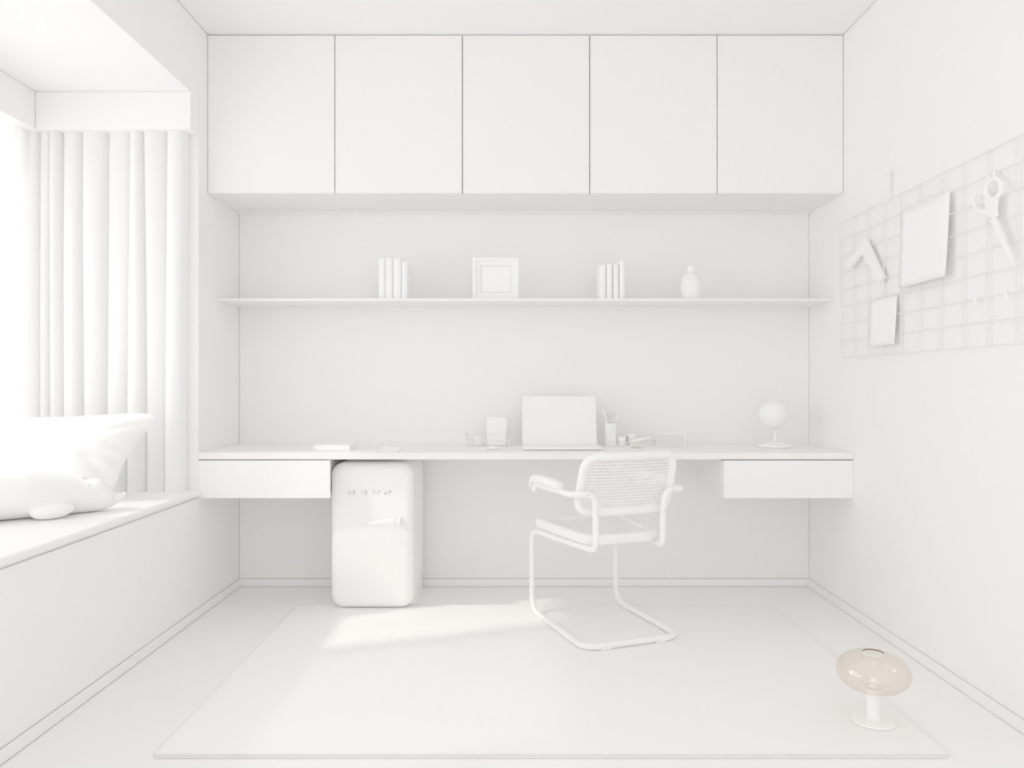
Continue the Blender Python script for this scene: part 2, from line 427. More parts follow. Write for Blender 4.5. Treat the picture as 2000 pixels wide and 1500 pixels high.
# ---------------------------------------------------------------- books
def book(name, label, cat, loc, t, d, h, rotz=0, lying=False, group=None, m='paper', round_=.35):
    o = thing(name, label, cat, loc, rotz, group)
    n = 8; ct = .0022; out = []
    sp = t*round_
    for k in range(n+1):
        a = PI + PI*k/n
        out.append((t/2*math.cos(a), sp+sp*math.sin(a)))
    outer = [(-t/2, d)] + out + [(t/2, d)]
    inn = [((t/2-ct)*math.cos(PI+PI*k/n), sp+(sp-ct)*math.sin(PI+PI*k/n)+.0) for k in range(n+1)]
    inner = [(t/2-ct, d)] + inn[::-1] + [(-t/2+ct, d)]
    cb = B(); poly = outer+inner
    lo = [cb.verts.new((p[0], p[1], 0)) for p in poly]; hi = [cb.verts.new((p[0], p[1], h)) for p in poly]
    N = len(outer)
    for k in range(N-1):
        i, j = 2*N-1-k, 2*N-2-k
        cb.faces.new([lo[k], lo[k+1], lo[j], lo[i]]); cb.faces.new([hi[k], hi[k+1], hi[j], hi[i]])
    for k in range(2*N):
        j = (k+1) % (2*N); cb.faces.new([lo[k], lo[j], hi[j], hi[k]])
    pb = B(); box(pb, -t/2+ct, t/2-ct, sp*.75, d-.004, .003, h-.003)
    R = (0, PI/2, 0) if lying else (0, 0, 0)
    L = (-h/2, 0, t/2) if lying else (0, 0, 0)
    obj('cover', cb, m, o, loc=L, rot=R); obj('pages', pb, 'paper', o, loc=L, rot=R)
    return o
ZS = 1.4881
gb = 'books on the wall shelf'
lb = ['slim white book, leftmost of the four left of the picture frame', 'white book second from the left of the four left of the picture frame',
      'tallest white book, third of the four left of the picture frame', 'shorter white book, rightmost of the four left of the picture frame']
for (p0, p1, ty), l in zip([(739, 752, 505), (752.4, 767, 504), (767.6, 783.2, 503.5), (784, 796, 511)], lb):
    Yb = 3.735; x0, x1 = (p0-1000)*Yb/F, (p1-1000)*Yb/F
    book('book', l, 'book', ((x0+x1)/2, Yb, ZS), x1-x0-.0008, .145 if ty < 510 else .14, H-(ty-750)*Yb/F-ZS, group=gb, m='paper', round_=.3)
lb = ['thickest white book with rounded spine, leftmost of the four beside the vase', 'white book second from the left of the four beside the vase',
      'white book third from the left of the four beside the vase', 'tallest slim white book, rightmost of the four beside the vase']
for (p0, p1, ty), l in zip([(1171.5, 1184.5, 517), (1185.2, 1197, 515), (1198, 1209, 515.5), (1210, 1221.5, 509.5)], lb):
    Yb = 3.735; x0, x1 = (p0-1000)*Yb/F, (p1-1000)*Yb/F
    book('book', l, 'book', ((x0+x1)/2, Yb, ZS), x1-x0-.0008, .14, H-(ty-750)*Yb/F-ZS, group=gb, m='paper', round_=.35)
# book lying on the desk
p = at(648, 881, 3.563)
book('book', 'thick white book lying flat on the left part of the desk', 'book', (p.x, 3.565, ZD+.0003), .0265, .225, .166, lying=True, m='paper', round_=.12)

# ---------------------------------------------------------------- picture frame
x0, x1 = (923-1000)*3.755/F, (1012.5-1000)*3.755/F
fw, fh = x1-x0, H-(503-750)*3.755/F-ZS
pf = thing('picture_frame', 'square white picture frame with an empty mat standing on the shelf', 'picture frame', ((x0+x1)/2, 3.755, ZS))
bm = B(); b = .0135
def rectring(bm, hw, z0, z1, b, y0, y1, slope=0):
    o_ = [(-hw, z0), (hw, z0), (hw, z1), (-hw, z1)]; i_ = [(-hw+b, z0+b), (hw-b, z0+b), (hw-b, z1-b), (-hw+b, z1-b)]
    loft(bm, [[(p[0], y0, p[1]) for p in o_], [(p[0], y1, p[1]) for p in o_], [(p[0], y1, p[1]) for p in i_], [(p[0], y0+slope, p[1]) for p in i_]], close=True)
rectring(bm, fw/2, 0, fh, b, 0, .024)
obj('frame', bm, 'wood', pf)
bm = B(); rectring(bm, fw/2-b+.001, b-.001, fh-b+.001, .029, .012, .016)
obj('mat_board', bm, 'paper', pf)
bm = B(); rectring(bm, fw/2-b-.0235, b+.0235, fh-b-.0235, .003, .0105, .014)
obj('inner_fillet', bm, 'mesh_grey', pf)
obj('picture_sheet', box(B(), -fw/2+b+.020, fw/2-b-.020, .0165, .0180, b+.020, fh-b-.020), 'paper', pf)
obj('back_panel', box(B(), -fw/2+.004, fw/2-.004, .0245, .027, .004, fh-.004), 'wood', pf)

# ---------------------------------------------------------------- vase
p = at(1350, 584, 3.78)
vs = thing('vase', 'small white jar-shaped vase with grooves and a lid at the right of the shelf', 'vase', (p.x, 3.78, ZS))
prof = [(.0, 0), (.036, 0), (.040, .004), (.045, .018), (.0495, .04), (.0510, .060)]
def groove(z, r): return [(r, z-.0022), (r-.0026, z-.0007), (r-.0026, z+.0007), (r, z+.0022)]
prof += groove(.072, .0512) + [(.0508, .086)] + groove(.104, .0465) + [(.043, .114), (.036, .125), (.027, .134), (.0215, .139), (.0195, .1415), (.0, .1415)]
obj('body', lathe(B(), prof, 40), 'ceramic', vs)
obj('lid', lathe(B(), [(0, .142), (.0195, .142), (.0195, .1425), (.0200, .144), (.0200, .1665), (.0185, .168), (0, .168)], 32), 'ceramic', vs)

# ---------------------------------------------------------------- things on the desk
zd = ZD+.0003
# note card
nc = B(); a = [Vector((-.636, 3.535)), Vector((-.612, 3.640)), Vector((-.517, 3.575)), Vector((-.545, 3.492))]
N = 8; g = []
for i in range(N+1):
    row = []
    for j in range(N+1):
        u, v = i/N, j/N
        q = a[0]*(1-u)*(1-v)+a[1]*(1-u)*v+a[2]*u*v+a[3]*u*(1-v)
        z = .0008 + .030*max(0, v-.4)**1.3 + .016*abs(u-.5)*v*v
        row.append(nc.verts.new((q.x+.575, q.y-3.56, z)))
    g.append(row)
for i in range(N):
    for j in range(N): nc.faces.new([g[i][j], g[i+1][j], g[i+1][j+1], g[i][j+1]])
o = obj('note_card', nc, 'paper', loc=(-.575, 3.56, zd)); tag(o, 'loose white paper card with curled edges on the desk above the fridge', 'paper')
md = o.modifiers.new('thick', 'SOLIDIFY'); md.thickness = .0008; md.offset = 1

# wrist watch
wt = thing('wristwatch', 'white wristwatch lying in front of the wire organizer', 'watch', (-.0905, 3.635, zd), math.radians(8))
bm = B(); slab(bm, .018, .018, .008, .013, .003, 'z', (0, 0, .004)); obj('case', bm, 'plastic', wt)
bm = B(); lathe(bm, [(0, .0171), (.013, .0171), (.0125, .0182), (0, .0182)], 24); obj('dial', bm, 'mesh_grey', wt)
for s, L in ((-1, .040), (1, .045)):
    bm = B(); rings = []
    for k in range(9):
        q = k/8; x = s*(.016+L*q); z = .010*(1-q)**.7+.0016; w_ = .010-.003*q
        rings.append([(x, -w_, z-.0015), (x, w_, z-.0015), (x, w_, z+.0015), (x, -w_, z+.0015)])
    loft(bm, rings); obj('strap', bm, 'plastic', wt)

# wire organizer with mug and notepad
og = thing('wire_organizer', 'white wire desk organizer left of the laptop', 'organizer', (-.122, 3.80, zd))
bm = B(); hw = .110; r = .0018
D = .105
for z in (r, .030, .060): tube(bm, [(-hw, 0, z), (hw, 0, z), (hw, D, z), (-hw, D, z)], r, 6, closed=True)
for x in [-hw+2*hw*k/10 for k in range(11)]:
    tube(bm, [(x, 0, r), (x, D, r)], r*.6, 5)
obj('base_basket', bm, 'wire', og)
for (x, y, h) in ((-hw, 0, .080), (hw, 0, .062), (-hw, D, .080), (hw, D, .140)):
    obj('post', tube(B(), [(x, y, 0), (x, y, h)], .0028, 8), 'wire', og)
bm = B()
for z in (.02, .04, .06, .08, .10, .12, .138): tube(bm, [(hw, D*.35, z), (hw, D, z)], r*.7, 5)
for z in (.085, .11, .138): tube(bm, [(0, D, z), (hw, D, z)], r*.7, 5)
obj('wire_rack', bm, 'wire', og)
cu = thing('cup', 'small white cup standing in the wire organizer', 'cup', (-.170, 3.855, zd+.0038))
obj('bowl', lathe(B(), [(0, 0), (.017, 0), (.019, .002), (.0205, .044), (.019, .044), (.017, .006), (0, .006)], 24), 'ceramic', cu)
obj('handle', tube(B(), [(.020, 0, .036), (.030, 0, .034), (.033, 0, .024), (.030, 0, .014), (.019, 0, .012)], .0025, 8), 'ceramic', cu)
npd = thing('notepad', 'upright white notepad block standing in the wire organizer', 'notepad', (-.078, 3.835, zd+.0038))
obj('cover_back', box(B(), -.050, .050, .020, .023, 0, .143, .001, 1), 'paper', npd)
obj('pages', box(B(), -.048, .048, .002, .0198, .001, .139, .0008, 1), 'paper', npd)
obj('cover_flap', box(B(), -.048, .048, 0, .0018, .066, .139, .0005, 1), 'plastic', npd)

# laptop
lp = thing('laptop', 'open white laptop on the desk beside the pencil cup', 'laptop', (.2418, 3.590, zd))
hw = .1885
bm = B(); slab(bm, hw, .116, .012, .0115, .004, 'z', (0, .116, .0025)); base = obj('base', bm, 'plastic', lp)
bm = B()
for rr in range(5):
    n = 14; y = .205-.020*rr
    for k in range(n):
        if rr == 4 and 4 < k < 9: continue
        x = -.165+.330*(k+.5)/n; box(bm, x-.0102, x+.0102, y-.0085, y+.0085, .0141, .0156, .0008, 1)
    if rr == 4: box(bm, -.165+.330*5/n+.001, -.165+.330*9/n-.001, y-.0085, y+.0085, .0141, .0156, .0008, 1)
obj('keyboard', bm, 'plastic', base)
obj('trackpad', box(B(), -.055, .055, .012, .088, .0141, .0145), 'plastic', base)
for sx in (-1, 1):
    for sy in (.02, .21): obj('foot', lathe(B(), [(0, 0), (.006, 0), (.006, .003), (0, .003)], 12, (sx*.165, sy, 0)), 'rubber_and_shade', base)
ang = math.atan2(.072, .250)
bm = B(); slab(bm, hw, .125, .010, .006, .0018, 'y', (0, 0, .125))
lid = obj('screen_lid', bm, 'plastic', lp, loc=(0, .236, .013), rot=(-ang, 0, 0))
obj('display', box(B(), -hw+.007, hw-.007, -.0006, .0006, .012, .244), 'ceramic', lid)
obj('hinge', tube(B(), [(-.13, .234, .012), (.13, .234, .012)], .0045, 10), 'plastic', lp)

# wire pen tray and what stands in it
TX, TY = .602, 3.815
tr = thing('pen_tray', 'low white wire tray holding cup, jars and stapler right of the laptop', 'tray', (TX, TY, zd))
tw, td = .130, .125
bm = B()
for z in (.0016, .020): tube(bm, round_path([(-tw, 0, z), (tw, 0, z), (tw, td, z), (-tw, td, z)], .012, 4, True), .0018, 6, closed=True)
obj('rim', bm, 'wire', tr)
for sx in (-1, 1):
    for sy in (.012, td-.012): obj('upright', tube(B(), [(sx*tw, sy, .0016), (sx*tw, sy, .020)], .0018, 6), 'wire', tr)
for k in range(1, 6): obj('upright', tube(B(), [(-tw+2*tw*k/6, 0, .0016), (-tw+2*tw*k/6, 0, .02)], .0012, 5), 'wire', tr)
obj('bottom_plate', box(B(), -tw+.002, tw-.002, .002, td-.002, .0022, .0034), 'plastic', tr)
zt = zd+.0037
pc = thing('pencil_cup', 'white hexagonal pencil cup standing in the wire tray', 'cup', (.5070, 3.880, zt))
bm = B()
hexo = [(.031*math.cos(PI/6*0+PI/3*k+.25), .031*math.sin(PI/3*k+.25)) for k in range(6)]
hexi = [(x*.9, y*.9) for x, y in hexo]
loft(bm, [[(x, y, .004) for x, y in hexi], [(x, y, .112) for x, y in hexi], [(x, y, .112) for x, y in hexo], [(x, y, 0) for x, y in hexo]])
obj('cup_wall', bm, 'plastic', pc, smooth=20)
def pen(label, px0, py0, px1, py1, Y, r):
    a_, b_ = at(px0, py0, Y), at(px1, py1, Y+.004)
    o = thing('pen', label, 'pen', a_, group='pens in the pencil cup')
    d = b_-a_
    q = Vector((0, 0, 1)).rotation_difference(d.normalized())
    o.rotation_mode = 'QUATERNION'; o.rotation_quaternion = q
    L = d.length
    obj('barrel', lathe(B(), [(0, .012), (r*.6, .012), (r, .020), (r, L*.86), (0, L*.86)], 12), 'plastic', o)
    obj('tip', lathe(B(), [(0, 0), (r*.2, 0), (r*.6, .0119), (0, .0119)], 12), 'plastic', o)
    obj('cap', lathe(B(), [(0, L*.861), (r*1.1, L*.861), (r*1.1, L-.002), (r*.8, L), (0, L)], 12), 'plastic', o)
pen('white pen leaning left out of the pencil cup', 1196, 858, 1178.3, 801, 3.872, .0042)
pen('tall white pen leaning right out of the pencil cup', 1191.5, 862, 1209.5, 801, 3.895, .0034)
pen('short white pen at the right rim of the pencil cup', 1199, 862, 1203.5, 816.5, 3.888, .0040)
def ring_path(c, rx, rz, tilt, n=20):
    return [(c[0]+rx*math.cos(2*PI*k/n)*math.cos(tilt)-rz*math.sin(2*PI*k/n)*math.sin(tilt), c[1], c[2]+rx*math.cos(2*PI*k/n)*math.sin(tilt)+rz*math.sin(2*PI*k/n)*math.cos(tilt)) for k in range(n)]
p = at(1190, 838, 3.886)
sc = thing('scissors', 'small grey scissors standing handles up in the pencil cup', 'scissors', (p.x, 3.886, p.z-.06))
for (qx, qy, tl, dy) in ((1193.5, 811.5, .3, 0), (1184.5, 815.5, .35, .004)):
    q = at(qx, qy, 3.886)
    obj('handle', tube(B(), ring_path((q.x-p.x, dy, q.z-p.z+.06), .011, .018, tl), .0028, 8, closed=True), 'mesh_grey', sc)
q = at(1193, 820, 3.886)
bm = B(); box(bm, -.006, .010, -.002, 0, .0, .096); obj('blade', bm, 'blade', sc)
bm = B(); box(bm, -.010, .004, .002, .004, .0, .088); obj('blade', bm, 'blade', sc)
jr = thing('jar', 'small white lidded jar in the wire tray between pencil cup and stapler', 'jar', (.5630, 3.865, zt))
obj('glass_body', lathe(B(), [(0, 0), (.0145, 0), (.016, .002), (.016, .020), (.013, .0235), (0, .0235)], 24), 'plastic', jr)
obj('lid', lathe(B(), [(0, .024), (.020, .024), (.021, .025), (.021, .040), (.020, .042), (0, .042)], 28), 'plastic', jr)
tp = thing('tape_roll', 'white roll of tape standing on edge behind the stapler in the tray', 'tape', (.612, 3.915, zt+.029))
bm = B(); n = 32
loft(bm, [[(x, r_*math.cos(2*PI*k/n), r_*math.sin(2*PI*k/n)) for k in range(n)] for x, r_ in ((-.018, .028), (.018, .028), (.018, .016), (-.018, .016))], close=True)
tp.rotation_euler = (0, 0, .25)
obj('tape', bm, 'plastic', tp)
bm = B(); loft(bm, [[(x, r_*math.cos(2*PI*k/n), r_*math.sin(2*PI*k/n)) for k in range(n)] for x, r_ in ((-.0185, .0158), (.0185, .0158), (.0185, .0130), (-.0185, .0130))], close=True)
obj('core', bm, 'mesh_grey', tp)
st = thing('stapler', 'white stapler with raised arm lying in the wire tray', 'stapler', (.655, 3.850, zt), math.radians(4))
bm = B(); slab(bm, .055, .014, .008, .007, .002, 'z', (0, 0, 0)); obj('base', bm, 'plastic', st)
bm = B(); rings = []
for x, z, hz, wy in ((-.056, .016, .004, .009), (-.050, .0175, .008, .0125), (-.02, .0235, .009, .0135), (.02, .0320, .0085, .0135), (.048, .0375, .0075, .0125), (.056, .0385, .004, .009)):
    rings.append([(x, wy*c_, z+hz*s_) for c_, s_ in [(math.copysign(abs(math.cos(q))**.6, math.cos(q)), math.copysign(abs(math.sin(q))**.6, math.sin(q))) for q in [2*PI*k/16 for k in range(16)]]])
loft(bm, rings); obj('arm', bm, 'plastic', st, smooth=50)
bm = B(); rings = []
for x, z in ((-.046, .0105), (.044, .0255)): rings.append([(x, -.008, z-.0028), (x, .008, z-.0028), (x, .008, z+.003), (x, -.008, z+.003)])
loft(bm, rings); obj('magazine', bm, 'mesh_grey', st)
bm = B(); box(bm, -.052, -.036, -.009, .009, .006, .014); obj('hinge', bm, 'plastic', st)
# smartphone and earbuds
ph = thing('smartphone', 'white smartphone with a beige screen lying on the desk in front of the tray', 'phone', (.603, 3.655, zd), math.radians(4))
bm = B(); slab(bm, .033, .070, .008, .0075, .002, 'z'); obj('body', bm, 'plastic', ph)
bm = B(); slab(bm, .0275, .060, .004, .0006, .0002, 'z', (0, .003, .0075), seg=1); obj('screen', bm, 'beige', ph)
bm = B(); lathe(bm, [(0, .0075), (.004, .0075), (.004, .0081), (0, .0081)], 14, (0, -.0635, 0)); obj('home_button', bm, 'mesh_grey', ph)
for dx, l in ((0, 'left'), (.016, 'right')):
    eb = thing('earbud', l+' one of the two white earbuds beyond the smartphone', 'earbud', (.598+dx, 3.757, zd), group='earbuds on the desk')
    bm = B(); tube(bm, [(0, 0, .0), (0, 0, .013)], .0026, 8); obj('stem', bm, 'plastic', eb)
    bm = B(); ellipsoid(bm, (0, -.001, .0155), (.005, .0055, .0045), u=12, v=8); obj('bud', bm, 'plastic', eb)

# radio
rd = thing('radio', 'small white box radio with a pale grey speaker mesh on the desk', 'radio', (.802, 3.805, zd), math.radians(-20))
hw = .071
bm = B(); slab(bm, hw, .033, .004, .062, .0015, 'y', (0, -.0, .034), n=3); 
obj('case', bm, 'plastic', rd)
bm = B(); rectring(bm, hw, .001, .067, .004, -.004, .0008); obj('front_rim', bm, 'plastic', rd)
bm = B(); box(bm, -hw+.004, hw-.004, -.0015, -.0002, .005, .063)
obj('speaker_mesh', bm, 'mesh_grey', rd)
bm = B(); lathe(bm, [(0, 0), (.004, 0), (.004, .003), (0, .003)], 14); obj('knob', bm, 'plastic', rd, loc=(-.012, -.0015, .034), rot=(PI/2, 0, 0))
for sx in (-1, 1):
    for sy in (.008, .054): obj('foot', lathe(B(), [(0, 0), (.005, 0), (.005, .0015), (0, .0015)], 10, (sx*.058, sy, 0)), 'mesh_grey', rd)

# globe
GX, GY = 1.3215, 3.795
gl = thing('globe', 'plain white desk globe on a turned stand at the right end of the desk', 'globe', (GX, GY, zd))
obj('base', lathe(B(), [(0, 0), (.078, 0), (.0825, .002), (.083, .009), (.081, .0135), (.050, .017), (.045, .022), (.030, .026), (.016, .0275), (0, .0275)], 40), 'ceramic', gl)
obj('stem', lathe(B(), [(0, .028), (.012, .028), (.0135, .033), (.012, .040), (.007, .044), (.0065, .052), (.009, .056), (.0065, .060), (.006, .072), (.009, .076), (.0095, .080), (.005, .084), (0, .084)], 24), 'ceramic', gl)
sph = obj('sphere', ellipsoid(B(), (0, 0, 0), (.072, .072, .072), u=40, v=24), 'ceramic', gl, loc=(-.008, 0, .164))
axis = math.radians(18)
arc = []
for k in range(25):
    a = axis + PI*k/24
    arc.append((-.008+.077*math.sin(a), 0, .164+.077*math.cos(a)))
obj('meridian_arm', tube(B(), arc, .0022, 8), 'ceramic', gl)
bm = B()
obj('axis_pin', tube(bm, [(-.008+.070*math.sin(axis), 0, .164+.070*math.cos(axis)), (-.008+.086*math.sin(axis), 0, .164+.086*math.cos(axis))], .0026, 8), 'ceramic', gl)
bm = B()
tube(bm, [(-.008-.070*math.sin(axis), 0, .164-.070*math.cos(axis)), (-.008-.082*math.sin(axis), 0, .164-.082*math.cos(axis))], .0026, 8)
obj('axis_pin', bm, 'ceramic', gl)

# ---------------------------------------------------------------- cantilever armchair
ch = thing('armchair', 'white tubular cantilever armchair with woven cane seat and back pulled up to the desk', 'chair', (.393, 3.313, ZR), math.radians(20.25))
tr_ = .0125; zf = tr_+.003
half = [(-.256, .150, .580), (-.256, .140, .612), (-.256, -.10, .614), (-.262, -.245, .617), (-.160, -.256, .617), (-.154, -.250, .50), (-.154, -.250, .388),
        (-.190, .03, .384), (-.2175, .277, .384), (-.2175, .277, zf), (-.2175, -.277, zf)]
full = half + [(-p[0], p[1], p[2]) for p in half[::-1]]
rads = [0, .022, .3, .062, .048, .2, .035, .4, .055, .075, .075]
path = round_path(full, rads+rads[::-1], 7)
obj('tubular_frame', tube(B(), path, tr_, 12), 'metal', ch, smooth=60)
for sx in (-1, 1):
    for y in (.17, ):
        obj('glide', box(B(), sx*.2175-.009, sx*.2175+.009, y-.020, y+.020, 0, .010, .002, 1), 'plastic', ch)
for x in (-.125, .125):
    obj('glide', box(B(), x-.022, x+.022, -.277-.009, -.277+.009, 0, .010, .002, 1), 'plastic', ch)
# seat ring in plan
def seat_outline(off, n=48):
    out = []
    yf, yb = .262-off, -.205+off
    pts = [(-.222+off, yf), (.222-off, yf), (.178-off, yb), (-.178+off, yb)]
    path_ = round_path([(p[0], p[1], 0) for p in pts], [.045, .045, .085, .085] if off < .02 else [.035, .035, .06, .06], 8, True)
    return [(p.x, p.y) for p in path_]
so, si = seat_outline(0), seat_outline(.042)
bm = B(); z0, z1 = .402, .440
def bowl(x, y): return .006*((x/.2)**2) - .004
def ringlvl(pts, z): return [(p[0], p[1], z+bowl(*p)) for p in pts]
def lerp(a, b, t): return [(p[0]*(1-t)+q[0]*t, p[1]*(1-t)+q[1]*t) for p, q in zip(a, b)]
loft(bm, [ringlvl(lerp(so, si, .10), z0), ringlvl(lerp(so, si, 0), z0+.010), ringlvl(so, z1-.010), ringlvl(lerp(so, si, .08), z1-.002), ringlvl(lerp(so, si, .2), z1), ringlvl(lerp(so, si, .9), z1), ringlvl(si, z1-.003), ringlvl(si, z0)], close=True)
seatp = obj('seat', bm, 'wood', ch, smooth=40)
def inside(p, poly):
    c = False; n = len(poly)
    for i in range(n):
        (x1, y1), (x2, y2) = poly[i], poly[i-1]
        if (y1 > p[1]) != (y2 > p[1]) and p[0] < (x2-x1)*(p[1]-y1)/(y2-y1)+x1: c = not c
    return c
def cane(bm, poly, fn, pitch=.0130, hole=.35):
    xs = [p[0] for p in poly]; ys = [p[1] for p in poly]
    y = min(ys); row = 0
    while y < max(ys):
        x = min(xs) - (pitch/2 if row % 2 else 0)
        while x < max(xs):
            cx_, cy_ = x+pitch/2, y+pitch/2
            if inside((cx_, cy_), poly):
                sq, oc = [], []
                for k in range(8):
                    a = PI/4*k
                    dx, dy = math.cos(a), math.sin(a); m_ = max(abs(dx), abs(dy))
                    sq.append(bm.verts.new(fn(cx_+dx/m_*pitch/2, cy_+dy/m_*pitch/2)))
                    oc.append(bm.verts.new(fn(cx_+dx*pitch*hole, cy_+dy*pitch*hole)))
                for k in range(8):
                    j = (k+1) % 8; bm.faces.new([sq[k], sq[j], oc[j], oc[k]])
            x += pitch
        y += pitch; row += 1
    return bm
sc_poly = seat_outline(.036)
obj('seat_cane', cane(B(), sc_poly, lambda x, y: (x, y, z1-.006+bowl(x, y)-.006*max(0, 1-(x/.18)**2)*max(0, 1-((y-.03)/.2)**2))), 'cane', seatp)
# backrest
def backmap(x, z):      # z measured from seat; leaning back and curved round the sitter
    t_ = (z-.53)/.24
    return (x, -.186-.072*t_-.030*(1-(x/.21)**2), z)
bz0, bz1, bhw = .535, .768, .208
out = []
for (x, z) in rrect(bhw, (bz1-bz0)/2, .055, 8):
    out.append((x*(1-.02*(z/.12)), z+(bz0+bz1)/2))
dense = []
for i, p in enumerate(out):
    q = out[(i+1) % len(out)]; n = max(1, int(math.hypot(q[0]-p[0], q[1]-p[1])/.02))
    for k in range(n): dense.append((p[0]+(q[0]-p[0])*k/n, p[1]+(q[1]-p[1])*k/n))
bk = obj('backrest', tube(B(), [backmap(*p) for p in dense], .0165, 12, closed=True), 'wood', ch, smooth=60)
obj('back_cane', cane(B(), [(x*.965, (z-.6515)*.94+.6515) for x, z in out], lambda x, z: backmap(x, z)), 'cane', bk)
for sx in (-1, 1):
    bm = B(); rings = []
    for y, z, hw_, hz in ((-.130, .6375, .016, .013), (-.120, .640, .020, .0165), (.03, .643, .023, .0165), (.12, .641, .024, .017), (.150, .632, .022, .018), (.170, .612, .019, .016), (.177, .592, .013, .010)):
        rings.append([(sx*.258+hw_*c_, y, z+hz*s_) for c_, s_ in [(math.copysign(abs(math.cos(q))**.5, math.cos(q)), math.copysign(abs(math.sin(q))**.5, math.sin(q))) for q in [2*PI*k/16 for k in range(16)]]])
    loft(bm, rings); obj('armrest', bm, 'wood', ch, smooth=50)
    for (x, y, z) in ((sx*.196, -.2668, .617), (sx*.154, -.2640, .535)):
        bm = B(); ellipsoid(bm, (x, y, z), (.0028, .0028, .0028), u=8, v=6); obj('screw', bm, 'screw', ch)

# ---------------------------------------------------------------- glass lamp on the rug
lm = thing('table_lamp', 'small lamp with oval amber glass shade standing on the right edge of the rug', 'lamp', (1.130, 2.366, ZR))
obj('base', lathe(B(), [(0, 0), (.060, 0), (.064, .002), (.065, .006), (.063, .009), (0, .010)], 48), 'metal', lm)
obj('stem', lathe(B(), [(0, .010), (.0225, .010), (.0225, .013), (.0195, .0135), (.0195, .104), (.018, .106), (0, .106)], 32), 'metal', lm)
obj('lamp_holder', lathe(B(), [(0, .1062), (.0215, .1062), (.0215, .110), (.0195, .1112), (.010, .1112), (.009, .118), (0, .118)], 28), 'metal', lm)
obj('gasket', tube(B(), [(.0222*math.cos(2*PI*j/36), .0222*math.sin(2*PI*j/36), .1095) for j in range(36)], .0011, 6, closed=True), 'screw', lm)
prof = []
cz, ca, cc = .157, .1085, .0625
for k in range(41):
    a = -PI/2*.87 + (PI*.87/2+math.radians(74))*k/40
    r_ = ca*abs(math.cos(a))**.92; prof.append((r_, cz+cc*math.copysign(abs(math.sin(a))**1.0, math.sin(a))))
bm = B()
n = 64
loft(bm, [[(r_*math.cos(2*PI*j/n), r_*math.sin(2*PI*j/n), z) for j in range(n)] for r_, z in prof], cap0=False, cap1=False)
obj('glass_shade', bm, 'amber', lm, smooth=80)
rr_, zz_ = prof[-1]
def band(r, z0, z1, n=48): return [[(r*math.cos(2*PI*j/n), r*math.sin(2*PI*j/n), z) for j in range(n)] for z in (z0, z1)]
obj('inner_rim', loft(B(), band(rr_-.0022, zz_-.0035, zz_+.0004), False, False), mat('brown_glass_rim', (.12, .07, .05), .4, .2), lm)
obj('outer_rim', loft(B(), band(rr_-.0014, zz_-.0035, zz_+.0004), False, False), 'paper', lm)

# ---------------------------------------------------------------- wire grid on the right wall
XG = 1.553
gr = thing('wire_grid', 'white wire grid panel hanging on the right wall', 'grid panel', (XR, 2.80, 1.194))
ys = [3.583-.1386*k for k in range(13)]; zz = [1.194+.0794*k for k in range(9)]
bm = B()
for y in ys: tube(bm, [(XG+.0035-XR, y-2.80, 0), (XG+.0035-XR, y-2.80, zz[-1]-1.194)], .0023, 6)
for z in zz: tube(bm, [(XG-XR, ys[0]-2.80, z-1.194), (XG-XR, ys[-1]-2.80, z-1.194)], .0021, 6)
obj('wire_mesh', bm, 'wire', gr)
for y in (ys[1], ys[8]):
    for z in (zz[0], zz[-1]):
        obj('wall_mount', tube(B(), [(XG+.002-XR, y-2.80, z-1.194), (-.0003, y-2.80, z-1.194)], .003, 8), 'wire', gr)
def wall_pts(px, X): return [on_wall(x, y, X) for x, y in px]
def sheet(name, label, y0, y1, z0, z1, X, curl):
    bm = B(); N = 10; gg = []
    for i in range(N+1):
        row = []
        for j in range(N+1):
            u, v = i/N, j/N
            row.append(bm.verts.new((-curl*((1-v)**2*.6+.5*u*u*(1-v)), y0+(y1-y0)*u-y0, z0+(z1-z0)*v-z1)))
        gg.append(row)
    for i in range(N):
        for j in range(N): bm.faces.new([gg[i][j], gg[i+1][j], gg[i+1][j+1], gg[i][j+1]])
    o = obj(name, bm, 'paper', loc=(X, y0, z1)); tag(o, label, 'paper')
    md = o.modifiers.new('thick', 'SOLIDIFY'); md.thickness = .0014; md.offset = 0
    return o
sheet('paper_sheet', 'large white paper sheet clipped to the wire grid beside the scissors', 3.016, 2.678, 1.452, 1.757, 1.5506, .016)
sheet('paper_sheet', 'small white paper sheet low on the left half of the wire grid', 3.272, 3.045, 1.231, 1.4285, 1.5506, .012)
def clip(label, px, py, name='binder_clip'):
    Y, Z = on_wall(px, py, 1.549)
    o = thing(name, label, 'clip', (1.5485, Y, Z))
    bm = B(); prism_x(bm, [(-.010, -.009), (.010, -.009), (.007, .009), (-.007, .009)], -.006, .002); obj('jaw', bm, 'metal', o)
    obj('lever', tube(B(), round_path([(-.005, -.005, .004), (-.012, -.004, -.012), (-.012, .004, -.012), (-.005, .005, .004)], .003, 3), .0011, 6), 'blade', o)
    return o
clip('small white clip at the top of the large paper sheet', 1813, 389)
sc2 = [(1.5505, .009)]
def hook(label, px, py, group=None, drop=.022):
    Y, Z = on_wall(px, py, 1.549)
    k = round((Z-1.194)/.0794); Z = 1.194+.0794*k
    o = thing('grid_hook', label, 'hook', (1.5505, Y, Z), group=group)
    bm = B(); box(bm, -.0045, -.0008, -.006, .006, -drop, .006, .001, 1); obj('plate', bm, 'metal', o)
    obj('catch', tube(B(), round_path([(-.003, 0, .003), (-.003, 0, .0065), (.006, 0, .0065), (.006, 0, -.002)], .002, 3), .0013, 6), 'blade', o)
    obj('prong', tube(B(), round_path([(-.004, 0, -drop+.004), (-.020, 0, -drop+.002), (-.022, 0, -drop+.012)], .004, 4), .0018, 6), 'metal', o)
    return o
